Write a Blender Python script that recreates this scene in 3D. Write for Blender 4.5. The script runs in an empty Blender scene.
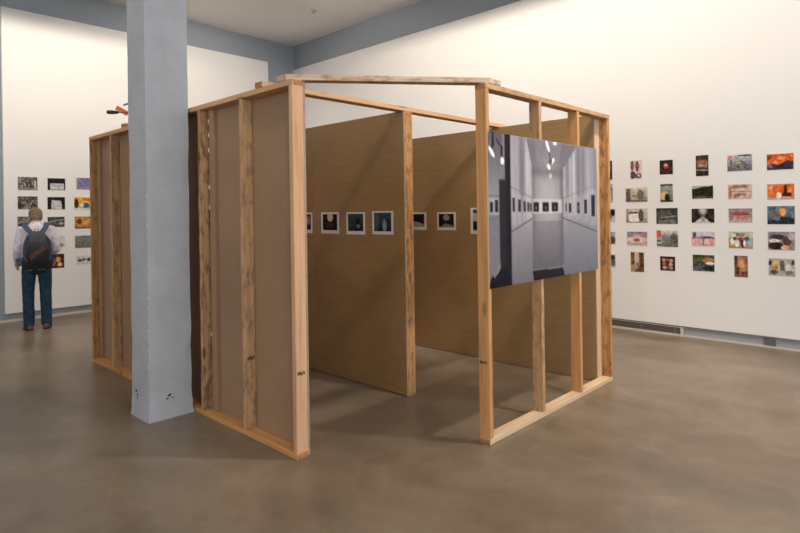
import bpy, bmesh, math, random
import numpy as np
from mathutils import Vector, Matrix
S = bpy.context.scene
COL = S.collection
V = Vector

# ------------------------------------------------------------------ camera
CAM_Z, YAW, ROLL = 1.57669, 2.33286, -0.01449
F = V((math.cos(YAW), math.sin(YAW), 0))
R0 = V((math.sin(YAW), -math.cos(YAW), 0)); U0 = V((0, 0, 1))
RR = R0*math.cos(ROLL) + U0*math.sin(ROLL)
UU = -R0*math.sin(ROLL) + U0*math.cos(ROLL)
cd = bpy.data.cameras.new('camera'); cam = bpy.data.objects.new('camera', cd); COL.objects.link(cam)
M = Matrix.Identity(4)
for i in range(3):
    M[i][0], M[i][1], M[i][2] = RR[i], UU[i], -F[i]
M[2][3] = CAM_Z
cam.matrix_world = M
cd.sensor_width = 36; cd.lens = 571.33/800*36; cd.shift_y = -(266.5-212.01)/800
cd.clip_start = .05
S.camera = cam

# ------------------------------------------------------------------ world, light, exposure
S.view_settings.view_transform = 'Standard'; S.view_settings.look = 'None'
S.view_settings.exposure = 0.0; S.view_settings.gamma = 1; S.view_settings.use_curve_mapping = False
w = bpy.data.worlds.new('world'); S.world = w; w.use_nodes = True
w.node_tree.nodes['Background'].inputs[0].default_value = (.62, .78, 1, 1)
w.node_tree.nodes['Background'].inputs[1].default_value = 1.0

def light(name, kind, loc, target, energy, color, **k):
    d = bpy.data.lights.new(name, kind); d.energy = energy; d.color = color
    for a, b in k.items(): setattr(d, a, b)
    o = bpy.data.objects.new(name, d); COL.objects.link(o); o.location = loc
    o.rotation_euler = (V(target)-V(loc)).to_track_quat('-Z', 'Y').to_euler()
    return o
WARM = (1, .885, .755)
# daylight through the windows behind the camera, on the right hand side
light('window_daylight', 'AREA', (6.3, 1.0, 2.7), (-4, 1.0, 1.2), 400, (.82, .91, 1), shape='RECTANGLE', size=9.0, size_y=3.6)
light('window_daylight_near', 'AREA', (-3, -5.2, 3.0), (-3, 5, 1.5), 110, (1, .96, .92), shape='RECTANGLE', size=8.0, size_y=3.0)
# ceiling lamps behind the two added light baffles, washing the white display walls
for i, x in enumerate((-7.6, -6.0, -4.6, -3.2, -1.8, -0.4, 1.0, 2.4)):
    light('wall_wash_lamp', 'SPOT', (x, 5.0, 5.05), (x, 7.45, 2.4), (50, 110, 125, 120, 100, 70, 45, 30)[i], WARM, spot_size=math.radians(125), spot_blend=.5, shadow_soft_size=.05)
for i, y in enumerate((-.4, .9, 2.2, 3.5, 5.0)):
    light('wall_wash_lamp', 'SPOT', (-7.8, y, 5.05), (-10.2, y, 2.2), (75, 95, 105, 110, 95)[i], WARM, spot_size=math.radians(125), spot_blend=.5, shadow_soft_size=.05)
# track lamps over the timber frames
light('track_lamp', 'SPOT', (-0.6, 4.1, 5.0), (-2.6, 4.2, .2), 420, WARM, spot_size=math.radians(85), spot_blend=.6, shadow_soft_size=.1)
light('track_lamp', 'SPOT', (-1.2, 1.2, 5.0), (-3.6, 3.8, 1.0), 90, WARM, spot_size=math.radians(75), spot_blend=.7, shadow_soft_size=.1)
light('track_lamp', 'SPOT', (-6.5, 0.0, 5.0), (-5.8, 2.4, 1.0), 70, WARM, spot_size=math.radians(90), spot_blend=.7, shadow_soft_size=.1)
light('track_lamp', 'SPOT', (0.5, 5.5, 5.0), (0.0, 5.0, 0), 120, WARM, spot_size=math.radians(110), spot_blend=.9, shadow_soft_size=.2)

# ------------------------------------------------------------------ helpers
def lin(c):
    return tuple(((v/255)/12.92 if v/255 <= .04045 else ((v/255+.055)/1.055)**2.4) for v in c)
def rgba(c): return lin(c)+(1,)
class NT:
    def __init__(s, name):
        s.m = bpy.data.materials.new(name); s.m.use_nodes = True; s.t = s.m.node_tree
        s.b = s.t.nodes['Principled BSDF']
    def n(s, t, **k):
        x = s.t.nodes.new(t)
        for a, b in k.items(): setattr(x, a, b)
        return x
    def l(s, a, b): s.t.links.new(a, b)
    def ramp(s, src, stops):
        r = s.n('ShaderNodeValToRGB'); e = r.color_ramp.elements
        while len(e) < len(stops): e.new(.5)
        for q, (p, c) in zip(e, stops): q.position = p; q.color = rgba(c)
        s.l(src, r.inputs[0]); return r.outputs[0]
    def noise(s, vec, scale, detail=4, rough=.55):
        q = s.n('ShaderNodeTexNoise'); q.inputs['Scale'].default_value = scale
        q.inputs['Detail'].default_value = detail; q.inputs['Roughness'].default_value = rough
        if vec is not None: s.l(vec, q.inputs['Vector'])
        return q.outputs[0]
    def mix(s, f, a, b, mode='MIX'):
        x = s.n('ShaderNodeMix', data_type='RGBA', blend_type=mode)
        for i, v in ((0, f), (6, a), (7, b)):
            if hasattr(v, 'is_linked'): s.l(v, x.inputs[i])
            else: x.inputs[i].default_value = v
        return x.outputs[2]
    def bump(s, h, strength, dist=.01):
        b = s.n('ShaderNodeBump'); b.inputs['Strength'].default_value = strength; b.inputs['Distance'].default_value = dist
        s.l(h, b.inputs['Height']); s.l(b.outputs[0], s.b.inputs['Normal'])
    def coord(s, scale=(1, 1, 1), rnd=True):
        tc = s.n('ShaderNodeTexCoord'); mp = s.n('ShaderNodeMapping'); mp.inputs['Scale'].default_value = scale
        s.l(tc.outputs['Object'], mp.inputs['Vector'])
        if rnd:
            oi = s.n('ShaderNodeObjectInfo'); mu = s.n('ShaderNodeMath', operation='MULTIPLY'); mu.inputs[1].default_value = 37
            s.l(oi.outputs['Random'], mu.inputs[0]); cx = s.n('ShaderNodeCombineXYZ')
            for k in range(3): s.l(mu.outputs[0], cx.inputs[k])
            s.l(cx.outputs[0], mp.inputs['Location'])
        return mp.outputs[0]
def plain(name, c, rough=.6, metal=0, var=0, scale=8):
    t = NT(name); t.b.inputs['Roughness'].default_value = rough; t.b.inputs['Metallic'].default_value = metal
    if var:
        d = tuple(max(0, v-var) for v in c); u = tuple(min(255, v+var) for v in c)
        t.l(t.ramp(t.noise(t.coord(), scale), [(.35, d), (.65, u)]), t.b.inputs['Base Color'])
    else: t.b.inputs['Base Color'].default_value = rgba(c)
    return t.m
def wood(name, light_c, mid_c, dark_c, blotch=None, knots=.5):
    t = NT(name); t.b.inputs['Roughness'].default_value = .62
    g = t.noise(t.coord((.9, 16, 16)), 2.2, 5, .6)
    c = t.ramp(g, [(.30, dark_c), (.46, mid_c), (.66, light_c)])
    fine = t.noise(t.coord((2.5, 120, 120)), 1.6, 3, .6)
    c = t.mix(.35, c, t.ramp(fine, [(.3, mid_c), (.7, light_c)]))
    vo = t.n('ShaderNodeTexVoronoi'); vo.inputs['Scale'].default_value = 1; t.l(t.coord((2.4, 7, 7)), vo.inputs['Vector'])
    k = t.ramp(vo.outputs['Distance'], [(.07, (255, 255, 255)), (.16, (0, 0, 0))])
    km = t.n('ShaderNodeMath', operation='MULTIPLY'); km.inputs[1].default_value = knots; t.l(k, km.inputs[0])
    c = t.mix(km.outputs[0], c, rgba(tuple(int(v*.45) for v in dark_c)))
    if blotch:
        b = t.ramp(t.noise(t.coord((5, 14, 14)), 1.7, 6, .7), [(.5, (0, 0, 0)), (.62, (255, 255, 255))])
        bm_ = t.n('ShaderNodeMath', operation='MULTIPLY'); bm_.inputs[1].default_value = .75; t.l(b, bm_.inputs[0])
        c = t.mix(bm_.outputs[0], c, rgba(blotch))
    t.l(c, t.b.inputs['Base Color']); t.bump(g, .25, .003)
    return t.m
MAT = {}
MAT['pine'] = wood('pine', (222, 174, 128), (208, 156, 108), (184, 128, 80))
MAT['pine_pink'] = wood('pine_pink', (222, 178, 138), (208, 160, 118), (180, 130, 90))
MAT['pine_orange'] = wood('pine_orange', (216, 162, 104), (200, 142, 84), (166, 110, 60))
MAT['pine_pale'] = wood('pine_pale', (228, 200, 166), (216, 182, 144), (190, 150, 112))
MAT['pine_grey'] = wood('pine_grey', (208, 166, 120), (190, 146, 102), (150, 110, 74), (134, 104, 80), .3)
MAT['pine_rough'] = wood('pine_rough', (204, 160, 108), (176, 132, 84), (108, 78, 50), (80, 64, 50), .8)
MAT['pine_knotty'] = wood('pine_knotty', (208, 156, 96), (184, 130, 74), (124, 84, 46), (104, 74, 46), .7)
MAT['end_grain'] = plain('end_grain', (176, 122, 74), .8, 0, 22, 60)
t = NT('hardboard'); t.b.inputs['Roughness'].default_value = .5
n1 = t.noise(t.coord((1, 1, 1)), 1.3, 4); c = t.ramp(n1, [(.3, (150, 118, 87)), (.7, (168, 134, 101))])
n2 = t.noise(t.coord((1, 1, .1)), 40, 2); c = t.mix(.12, c, t.ramp(n2, [(.3, (146, 112, 86)), (.7, (176, 140, 110))]))
t.l(c, t.b.inputs['Base Color']); MAT['sheet'] = t.m
t = NT('hardboard_golden'); t.b.inputs['Roughness'].default_value = .5
n1 = t.noise(t.coord((1, 1, 1)), 1.5, 5); c = t.ramp(n1, [(.3, (154, 119, 74)), (.7, (176, 140, 93))])
n2 = t.noise(t.coord((.5, 1, 6)), 8, 4); c = t.mix(.35, c, t.ramp(n2, [(.3, (146, 111, 70)), (.7, (180, 145, 98))]))
t.l(c, t.b.inputs['Base Color']); MAT['sheet_gold'] = t.m
MAT['sheet_edge'] = plain('sheet_edge', (168, 140, 118), .7, 0, 8, 20)
MAT['white'] = plain('white_wall_paint', (232, 229, 225), .8)
MAT['ceiling'] = plain('ceiling_paint', (226, 223, 219), .85)
MAT['blue_grey'] = plain('blue_grey_paint', (150, 157, 164), .8)
MAT['base_grey'] = plain('base_grey_paint', (156, 157, 158), .6)
MAT['trim_pale'] = plain('pale_trim', (196, 190, 182), .5)
MAT['vent_dark'] = plain('vent_dark', (104, 94, 86), .6)
MAT['vent_slat'] = plain('vent_slat', (140, 130, 122), .5, .3)
MAT['outlet'] = plain('outlet_grey', (112, 114, 112), .4, .4)
# column: painted cast concrete
t = NT('column_paint'); t.b.inputs['Roughness'].default_value = .55
n = t.noise(t.coord((1, 1, 1), False), 5, 6, .65)
t.l(t.ramp(n, [(.3, (176, 176, 178)), (.7, (190, 190, 192))]), t.b.inputs['Base Color'])
t.bump(t.noise(t.coord((1, 1, 1), False), 22, 5, .7), .35, .012); MAT['column'] = t.m
MAT['flake'] = plain('paint_flake', (214, 212, 208), .7)
MAT['chip'] = plain('chipped_dark', (52, 48, 50), .9, 0, 14, 80)
# floor: polished concrete
t = NT('polished_concrete')
big = t.noise(t.coord((1, 1, 1), False), .55, 6, .62)
c = t.ramp(big, [(.32, (90, 75, 58)), (.5, (117, 101, 83)), (.66, (146, 129, 109))])
wv = t.noise(t.coord((.8, 1.5, 1), False), 1.1, 4, .55)
c = t.mix(.4, c, t.ramp(wv, [(.38, (95, 79, 62)), (.6, (150, 134, 113))]))
fn = t.noise(t.coord((1, 1, 1), False), 9, 6, .7)
vn = t.n('ShaderNodeTexNoise'); vn.inputs['Scale'].default_value = 1.1; vn.inputs['Detail'].default_value = 5; vn.inputs['Distortion'].default_value = 1.6; t.l(t.coord((1, 1, 1), False), vn.inputs['Vector'])
c = t.mix(.13, c, t.ramp(vn.outputs[0], [(.40, (106, 90, 70)), (.50, (132, 115, 95)), (.535, (172, 154, 132)), (.57, (134, 117, 97)), (.7, (112, 96, 76))]))
c = t.mix(.10, c, t.ramp(fn, [(.3, (104, 88, 70)), (.7, (160, 143, 122))]))
t.l(c, t.b.inputs['Base Color'])
rr = t.n('ShaderNodeMapRange'); rr.inputs[3].default_value = .26; rr.inputs[4].default_value = .40
t.l(wv, rr.inputs[0]); t.l(rr.outputs[0], t.b.inputs['Roughness'])
t.b.inputs['Specular IOR Level'].default_value = .45
MAT['floor'] = t.m
t = NT('picture'); a = t.n('ShaderNodeVertexColor'); a.layer_name = 'Col'; t.l(a.outputs[0], t.b.inputs['Base Color'])
t.b.inputs['Roughness'].default_value = .6; t.b.inputs['Specular IOR Level'].default_value = .2; MAT['ink'] = t.m
MAT['paper'] = plain('paper', (236, 232, 226), .6)
MAT['paper_dim'] = plain('paper_grey', (212, 204, 194), .6)
MAT['print_margin'] = plain('print_margin', (222, 216, 210), .6)
MAT['orange'] = plain('orange_plastic', (246, 132, 36), .4)
MAT['black'] = plain('black_plastic', (24, 20, 18), .4)
MAT['steel'] = plain('steel', (170, 165, 155), .35, .8)
MAT['stamp'] = plain('stamp_ink', (62, 44, 34), .9, 0, 12, 300)
MAT['skin'] = plain('skin', (196, 150, 128), .55, 0, 6, 10)
MAT['hair'] = plain('hair', (112, 92, 70), .8, 0, 30, 60)
MAT['shirt'] = plain('shirt_cloth', (216, 208, 216), .85, 0, 14, 18)
MAT['jeans'] = plain('jeans_denim', (22, 54, 78), .85, 0, 10, 16)
MAT['shoe'] = plain('shoe_leather', (98, 56, 34), .5, 0, 8, 20)
MAT['sole'] = plain('shoe_sole', (32, 24, 20), .7)
MAT['pack'] = plain('pack_cloth', (34, 34, 40), .8, 0, 5, 20)
MAT['pack_grey'] = plain('pack_grey_cloth', (62, 64, 74), .8, 0, 8, 20)
MAT['pack_red'] = plain('pack_red_cloth', (92, 56, 52), .8, 0, 8, 20)
MAT['strap'] = plain('strap_cloth', (60, 72, 92), .8)

def link(name, me, mat=None, parent=None, loc=(0, 0, 0), rot=None):
    o = bpy.data.objects.new(name, me); COL.objects.link(o)
    if mat is not None: me.materials.append(MAT[mat] if isinstance(mat, str) else mat)
    if parent is not None: o.parent = parent
    o.location = loc
    if rot is not None: o.rotation_euler = rot
    return o
def frombm(bm, name, mat, parent=None, loc=(0, 0, 0), rot=None, smooth=False):
    me = bpy.data.meshes.new(name); bmesh.ops.recalc_face_normals(bm, faces=bm.faces); bm.to_mesh(me); bm.free()
    if smooth:
        for p_ in me.polygons: p_.use_smooth = True
    return link(name, me, mat, parent, loc, rot)
def box_bm(lo, hi, bev=0, seg=1):
    bm = bmesh.new(); r = bmesh.ops.create_cube(bm, size=1)
    lo, hi = V(lo), V(hi)
    for v in bm.verts: v.co = V([lo[i]+(hi[i]-lo[i])*(v.co[i]+.5) for i in range(3)])
    if bev: bmesh.ops.bevel(bm, geom=list(bm.edges), offset=bev, segments=seg, affect='EDGES')
    return bm
def tag(o, label=None, cat=None, group=None, kind=None):
    for k, v in (('label', label), ('category', cat), ('group', group), ('kind', kind)):
        if v: o[k] = v
    return o
def empty(name, loc, label, cat, group=None, rz=0):
    o = bpy.data.objects.new(name, None); COL.objects.link(o); o.location = loc; o.rotation_euler = (0, 0, rz)
    o.empty_display_size = .1
    return tag(o, label, cat, group)
def box(name, lo, hi, mat, parent=None, bev=0):
    """box in world coordinates; origin at its centre"""
    lo, hi = V(lo), V(hi); c = (lo+hi)/2
    loc = c-(parent.location if parent else V((0, 0, 0)))
    return frombm(box_bm(lo-c, hi-c, bev), name, mat, parent, loc)
def board(name, lo, hi, mat, parent=None, bev=.003, end='end_grain', rough=0, seed=0):
    """a length of sawn timber; long axis runs along local X so that the grain follows it"""
    lo, hi = V(lo), V(hi); c = (lo+hi)/2; d = hi-lo
    ax = max(range(3), key=lambda i: d[i])
    rot = {0: (0, 0, 0), 1: (0, 0, math.pi/2), 2: (0, -math.pi/2, 0)}[ax]
    Rm = Matrix.Identity(3)
    from mathutils import Euler
    Rm = Euler(rot).to_matrix(); inv = Rm.inverted()
    h = inv @ (d/2); h = V([abs(v) for v in h])
    bm = box_bm(-h, h)
    if rough:
        rnd = random.Random(seed)
        ed = [e for e in bm.edges if abs((e.verts[0].co-e.verts[1].co).x) > 1e-4]
        bmesh.ops.subdivide_edges(bm, edges=ed, cuts=40, use_grid_fill=True)
        ph = [rnd.uniform(0, 6) for _ in range(6)]
        for v in bm.verts:
            if abs(v.co.x) < h.x-.005:
                s = v.co.x
                wob = .5+.5*math.sin(s*5+ph[0]+(1 if v.co.y > 0 else 0)*2)*math.sin(s*13+ph[1])
                v.co.y *= 1-rough*wob*rnd.uniform(.6, 1.2)*.14
                v.co.z *= 1-rough*wob*rnd.uniform(.6, 1.2)*.10
    if bev: bmesh.ops.bevel(bm, geom=[e for e in bm.edges if e.is_manifold and e.calc_face_angle(0) > 1.2], offset=bev, segments=1, affect='EDGES')
    o = frombm(bm, name, mat, parent, c-(parent.location if parent else V((0, 0, 0))), rot)
    if end:
        o.data.materials.append(MAT[end])
        for p_ in o.data.polygons:
            if abs(p_.normal.x) > .9: p_.material_index = 1
    return o
def prism(name, pts, z0, z1, mat, parent=None, bev=0):
    bm = bmesh.new(); c = V((sum(p[0] for p in pts)/len(pts), sum(p[1] for p in pts)/len(pts), (z0+z1)/2))
    a = [bm.verts.new(V((x, y, z0))-c) for x, y in pts]; b = [bm.verts.new(V((x, y, z1))-c) for x, y in pts]
    bm.faces.new(a); bm.faces.new(b); k = len(pts)
    for i in range(k): bm.faces.new((a[i], a[(i+1) % k], b[(i+1) % k], b[i]))
    if bev: bmesh.ops.bevel(bm, geom=list(bm.edges), offset=bev, segments=1, affect='EDGES')
    return frombm(bm, name, mat, parent, c-(parent.location if parent else V((0, 0, 0))))

# ------------------------------------------------------------------ the room
XL, YR, ZC = -10.27, 7.47, 5.23
XW, YN = 6.0, -5.0
def struct(o, label=None): o['kind'] = 'structure'; return tag(o, label)
struct(box('floor', (XL-.2, YN-.2, -.1), (XW+.2, YR+.2, 0), 'floor'), 'brown polished concrete floor with cloudy mottling')
struct(box('ceiling', (XL-.2, YN-.2, ZC), (XW+.2, YR+.2, ZC+.1), 'ceiling'), 'plain off white ceiling')
struct(box('wall_left', (XL-.2, YN-.2, 0), (XL, YR+.2, ZC), 'blue_grey'), 'blue grey wall behind the left white display panel')
struct(box('wall_right', (XL, YR, 0), (XW+.2, YR+.2, ZC), 'blue_grey'), 'blue grey wall behind the long white display panel')
struct(box('wall_left_panel', (XL, 2.10, .128), (XL+.05, 6.775, 4.755), 'white', bev=.002), 'white display panel on the left wall, ending short of the corner')
struct(box('wall_right_panel', (XL, YR-.04, .128), (XW, YR, 4.70), 'white', bev=.002), 'long white display panel on the right wall')
struct(box('baseboard_left', (XL, YN, 0), (XL+.02, YR, .03), 'trim_pale'))
struct(box('baseboard_right', (XL+.02, YR-.02, 0), (XW, YR, .022), 'trim_pale'))
struct(box('baseboard_left_upper', (XL, 2.16, .03), (XL+.008, YR, .128), 'base_grey'))
struct(box('baseboard_right_upper', (XL+.02, YR-.008, .022), (XW, YR, .128), 'base_grey'))
struct(box('light_baffle_1', (-6.6, 5.6, 4.93), (XW, 5.75, ZC), 'ceiling'), 'added unseen light baffle under the ceiling, parallel to the right wall')  # added out of view to cast the straight shade band along the panel top
struct(box('light_baffle_2', (-8.55, YN, 4.93), (-8.40, 4.3, ZC), 'ceiling'), 'added unseen light baffle under the ceiling, parallel to the left wall')  # also added out of view, cuts the lamps off near the left panel's top
# walls behind the camera, each with a wide window opening
def wall_with_opening(name, axis, at, a0, a1, o0, o1, z0, z1):
    bm = bmesh.new()
    for (p, q, r, s) in ((a0, a1, 0, z0), (a0, a1, z1, ZC), (a0, o0, z0, z1), (o1, a1, z0, z1)):
        lo, hi = ((at, p, r), (at+.2, q, s)) if axis == 0 else ((p, at-.2, r), (q, at, s))
        b2 = box_bm(lo, hi); me = bpy.data.meshes.new('tmp'); b2.to_mesh(me); b2.free(); bm.from_mesh(me); bpy.data.meshes.remove(me)
    return struct(frombm(bm, name, 'white'))
wall_with_opening('wall_window_side', 0, XW, YN, YR, -3.3, 5.3, 1.0, 4.4)
wall_with_opening('wall_near', 1, YN, XL, XW, -6.8, .8, 1.5, 4.4)
def window_frame(name, axis, at, o0, o1, z0, z1):
    bm = bmesh.new()
    n_ = 5
    for k in range(n_+1):
        p = o0+(o1-o0)*k/n_
        lo, hi = ((at, p-.03, z0), (at+.06, p+.03, z1)) if axis == 0 else ((p-.03, at-.06, z0), (p+.03, at, z1))
        b2 = box_bm(lo, hi); me = bpy.data.meshes.new('tmp'); b2.to_mesh(me); b2.free(); bm.from_mesh(me); bpy.data.meshes.remove(me)
    for z in (z0, (z0+z1)/2, z1):
        lo, hi = ((at, o0, z-.03), (at+.06, o1, z+.03)) if axis == 0 else ((o0, at-.06, z-.03), (o1, at, z+.03))
        b2 = box_bm(lo, hi); me = bpy.data.meshes.new('tmp'); b2.to_mesh(me); b2.free(); bm.from_mesh(me); bpy.data.meshes.remove(me)
    return struct(frombm(bm, name, 'base_grey'))
window_frame('window_1', 0, XW+.05, -3.3, 5.3, 1.0, 4.4)
window_frame('window_2', 1, YN-.05, -6.8, .8, 1.5, 4.4)

# vent grille in the recess below the right display panel
vent = empty('vent_grille', (-4.2, YR-.008, 0), 'long low vent grille with pale frame at the foot of the right wall', 'vent')
x0, x1, yv = -6.2, -2.337, YR-.008
box('backing', (x0, yv-.004, .022), (x1, yv, .105), 'vent_dark', vent)
bm = bmesh.new()
for lo, hi in (((x0, yv-.03, 0.0), (x1, yv, .024)), ((x0, yv-.022, .104), (x1, yv, .112)), ((x1-.03, yv-.028, .024), (x1, yv, .104)), ((x0, yv-.028, .024), (x0+.03, yv, .104))):
    b2 = box_bm(V(lo)-vent.location, V(hi)-vent.location); me = bpy.data.meshes.new('tmp'); b2.to_mesh(me); b2.free(); bm.from_mesh(me); bpy.data.meshes.remove(me)
frombm(bm, 'frame', 'trim_pale', vent)
bm = bmesh.new()
for z in (.042, .062, .082):
    b2 = box_bm(V((x0+.03, yv-.016, z))-vent.location, V((x1-.03, yv-.003, z+.005))-vent.location); me = bpy.data.meshes.new('tmp'); b2.to_mesh(me); b2.free(); bm.from_mesh(me); bpy.data.meshes.remove(me)
x = x0+.4
while x < x1-.1:
    b2 = box_bm(V((x, yv-.018, .026))-vent.location, V((x+.012, yv-.003, .103))-vent.location); me = bpy.data.meshes.new('tmp'); b2.to_mesh(me); b2.free(); bm.from_mesh(me); bpy.data.meshes.remove(me)
    x += .42
frombm(bm, 'slats', 'vent_slat', vent)
o = empty('wall_outlet', (-1.43, YR-.008, .06), 'small grey metal outlet plate in the recess under the right display panel', 'outlet')
box('cover_plate', (-1.49, YR-.018, .022), (-1.375, YR-.008, .106), 'outlet', o, .002)
for xx in (-1.46, -1.42): box('socket', (xx, YR-.021, .045), (xx+.022, YR-.017, .085), 'vent_dark', o)
o = empty('ceiling_sprinkler', (-8.19, 6.41, ZC), 'small round sprinkler cap on the ceiling near the corner', 'sprinkler')
def lathe(name, prof, mat, parent=None, loc=(0, 0, 0), rot=None, seg=20):
    bm = bmesh.new(); rings = []
    for r, z in prof: rings.append([bm.verts.new((r*math.cos(2*math.pi*k/seg), r*math.sin(2*math.pi*k/seg), z)) for k in range(seg)])
    for a, b in zip(rings, rings[1:]):
        for k in range(seg): bm.faces.new((a[k], a[(k+1) % seg], b[(k+1) % seg], b[k]))
    bm.faces.new(rings[0]); bm.faces.new(rings[-1])
    return frombm(bm, name, mat, parent, loc, rot, True)
lathe('cap', [(.05, 0), (.055, -.008), (.03, -.02), (.012, -.03)], 'trim_pale', o)
lathe('nozzle', [(.01, -.028), (.01, -.05), (.018, -.052), (.018, -.055)], 'steel', o)

# ------------------------------------------------------------------ concrete column
colo = empty('concrete_column', (-4.55, 1.98, 0), 'square pale grey painted concrete column with chipped corners beside the timber frame', 'column')
bm = bmesh.new(); rnd = random.Random(4)
cx, cy, hx, hy = -4.55, 1.98, .165, .170
zs = [0, .05, .1, .14, .2]+[.2+.12*k for k in range(1, 43)]
zs = [z for z in zs if z < ZC-.02]+[ZC]
N_ = 6; prev = None
for z in zs:
    fl = .012*max(0, 1-z/.16) if z < .16 else 0
    ring = []
    for (sx, sy, dx, dy) in ((-1, -1, 1, 0), (1, -1, 0, 1), (1, 1, -1, 0), (-1, 1, 0, -1)):
        for k in range(N_):
            u = k/N_; x = sx*(hx+fl)+dx*2*(hx+fl)*u; y = sy*(hy+fl)+dy*2*(hy+fl)*u
            j = rnd.uniform(0, .006 if z < 2.2 else .002) if k == 0 else rnd.uniform(0, .002)
            if k == 0: x -= sx*j; y -= sy*j
            ring.append(bm.verts.new((x, min(y, .180), z)))
    if prev:
        m_ = len(ring)
        for k in range(m_): bm.faces.new((prev[k], prev[(k+1) % m_], ring[(k+1) % m_], ring[k]))
    prev = ring
frombm(bm, 'shaft', 'column', colo)
def chip(x, y, z, s, face, seed):
    rnd = random.Random(seed); bm = bmesh.new(); vs = []
    for k in range(9):
        a = 2*math.pi*k/9; r = s*rnd.uniform(.35, 1.1)
        if face == 'x': vs.append((0, r*math.cos(a), r*.55*math.sin(a)))
        else: vs.append((r*math.cos(a), 0, r*.9*math.sin(a)))
    n_ = V((.002, 0, 0)) if face == 'x' else V((0, -.002, 0))
    a_ = [bm.verts.new(V(q)+n_) for q in vs]; b_ = [bm.verts.new(V(q)-n_*2) for q in vs]
    bm.faces.new(a_); bm.faces.new(b_)
    for k in range(9): bm.faces.new((a_[k], a_[(k+1) % 9], b_[(k+1) % 9], b_[k]))
    tag(frombm(bm, 'chip_mark', 'chip', colo, V((x, y, z))-colo.location), 'dark chipped spot low on the column')
chip(-4.384, 1.965, .178, .022, 'x', 1); chip(-4.384, 1.945, .155, .014, 'x', 6); chip(-4.384, 1.99, .155, .012, 'x', 9)
chip(-4.63, 1.809, .20, .016, 'y', 2); chip(-4.60, 1.809, .17, .016, 'y', 3); chip(-4.615, 1.809, .14, .010, 'y', 5)

rnd = random.Random(11)
for k in range(11):
    z = (.42, .55, .63, .7, .78, .88, .95, 1.08, 1.2, 1.5, 1.72)[k]; s_ = rnd.uniform(.004, .008)
    bm = box_bm((-s_, -.004, -s_*rnd.uniform(1, 2.2)), (.002, s_, s_*rnd.uniform(1, 2.2)), .003)
    tag(frombm(bm, 'paint_flake', 'flake', colo, (.165-.002, -.169, z)), 'pale flaked paint on the front corner')
for z in (.30, .36, .52, .93, 1.22, 1.34):
    box('corner_nick', (-4.399, 2.137, z), (-4.389, 2.149, z+rnd.uniform(.012, .03)), 'chip', colo, .002)
# ------------------------------------------------------------------ timber walls
H = 2.44; T = .038; W = .089
def stamp(parent, x, y, z, axis, seed):
    """small smudged mill stamp of illegible ink strokes"""
    rnd = random.Random(seed); bm = bmesh.new()
    for k in range(5):
        a = -.024+.012*k; zz = rnd.uniform(-.004, .004); hh = rnd.uniform(.009, .012); ww = rnd.uniform(.003, .0045)
        lo = (a-ww, zz-hh); hi = (a+ww, zz+hh)
        if axis == 'x': b2 = box_bm((-.0015, lo[0], lo[1]), (.0015, hi[0], hi[1]))
        else: b2 = box_bm((lo[0], -.0015, lo[1]), (hi[0], .0015, hi[1]))
        me = bpy.data.meshes.new('tmp'); b2.to_mesh(me); b2.free(); bm.from_mesh(me); bpy.data.meshes.remove(me)
    tag(frombm(bm, 'mill_stamp', 'stamp', parent, V((x, y, z))-parent.location), 'small smudged dark mill stamp')
def sheets(parent, xs, y0, y1, z0=.006, z1=H, mat='sheet_gold'):
    for a, b in zip(xs, xs[1:]):
        o = box('hardboard_sheet', (a+.001, y0, z0), (b-.001, y1, z1), mat, parent)
        o.data.materials.append(MAT['sheet_edge'])
        for p_ in o.data.polygons:
            if abs(p_.normal.x) > .9: p_.material_index = 1
# left wall of the enclosure, bare studs outward
x0, y0, xf = -3.008, 2.168, -6.731
f1 = empty('stud_wall', ((x0+xf)/2, y0+W/2, 0), 'long stud wall with bare timbers facing out, behind the grey column', 'stud wall')
board('bottom_plate', (xf, y0, 0), (x0, y0+W, T), 'pine_orange', f1)
board('top_plate', (xf, y0, H-T), (x0, y0+W, H), 'pine', f1)
studs = [(x0-T, 'pine_pink', 0), (-3.655, 'pine_grey', .3), (-4.275, 'pine_rough', 1), (-4.90, 'pine', 0), (-5.51, 'pine', 0), (-6.145, 'pine_grey', .5), (xf, 'pine_knotty', .4)]
for i, (xx, m, r) in enumerate(studs):
    o = board('stud', (xx, y0+.001, T), (xx+T, y0+W, H-T), m, f1, rough=r, seed=i)
    if i == 2: o['label'] = 'rough stud with bark and dark weathering'
sheets(f1, [xf, -6.731+1.22, -6.731+2.44, x0], y0+W, y0+W+.015, mat='sheet')
for a, b in ((-4.20, -4.130), (-6.668, -6.60)):
    board('batten', (a, y0+W-.03, T), (b, y0+W, H-T), 'sheet', f1, bev=.002, end=None)
for z in (2.30, 2.19, 2.07, 1.78, 1.62, .62):
    box('fastener_tab', (-4.209, y0+W-.032, z), (-4.196, y0+W-.026, z+.03), 'paper', f1)
stamp(f1, -3.655+T, y0+.05, .545, 'x', 3); stamp(f1, x0, y0+.042, .548, 'x', 5)
# inner partition
x3, y3 = -3.335, 3.5535
f2 = empty('partition_wall', (x3-1.7, y3+.06, 0), 'inner partition wall sheeted in brown hardboard, ending in the open middle of the enclosure', 'partition wall')
XP = -6.9
ys0 = y3+.015; ys1 = ys0+W
board('bottom_plate', (XP, ys0, 0), (x3, ys1, T), 'pine_orange', f2)
board('top_plate', (XP, ys0, H-T), (x3, ys1, H), 'pine_orange', f2)
for i in range(6):
    xx = x3-T-.61*i
    board('stud', (xx, ys0, T), (xx+T, ys1, H-T), 'pine_knotty' if i == 0 else 'pine', f2, rough=.5 if i == 0 else 0, seed=20+i)
sheets(f2, [XP, -5.82, -4.594, x3], y3, ys0); sheets(f2, [XP, -5.82, -4.594, x3-.01], ys1, ys1+.015)
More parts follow.
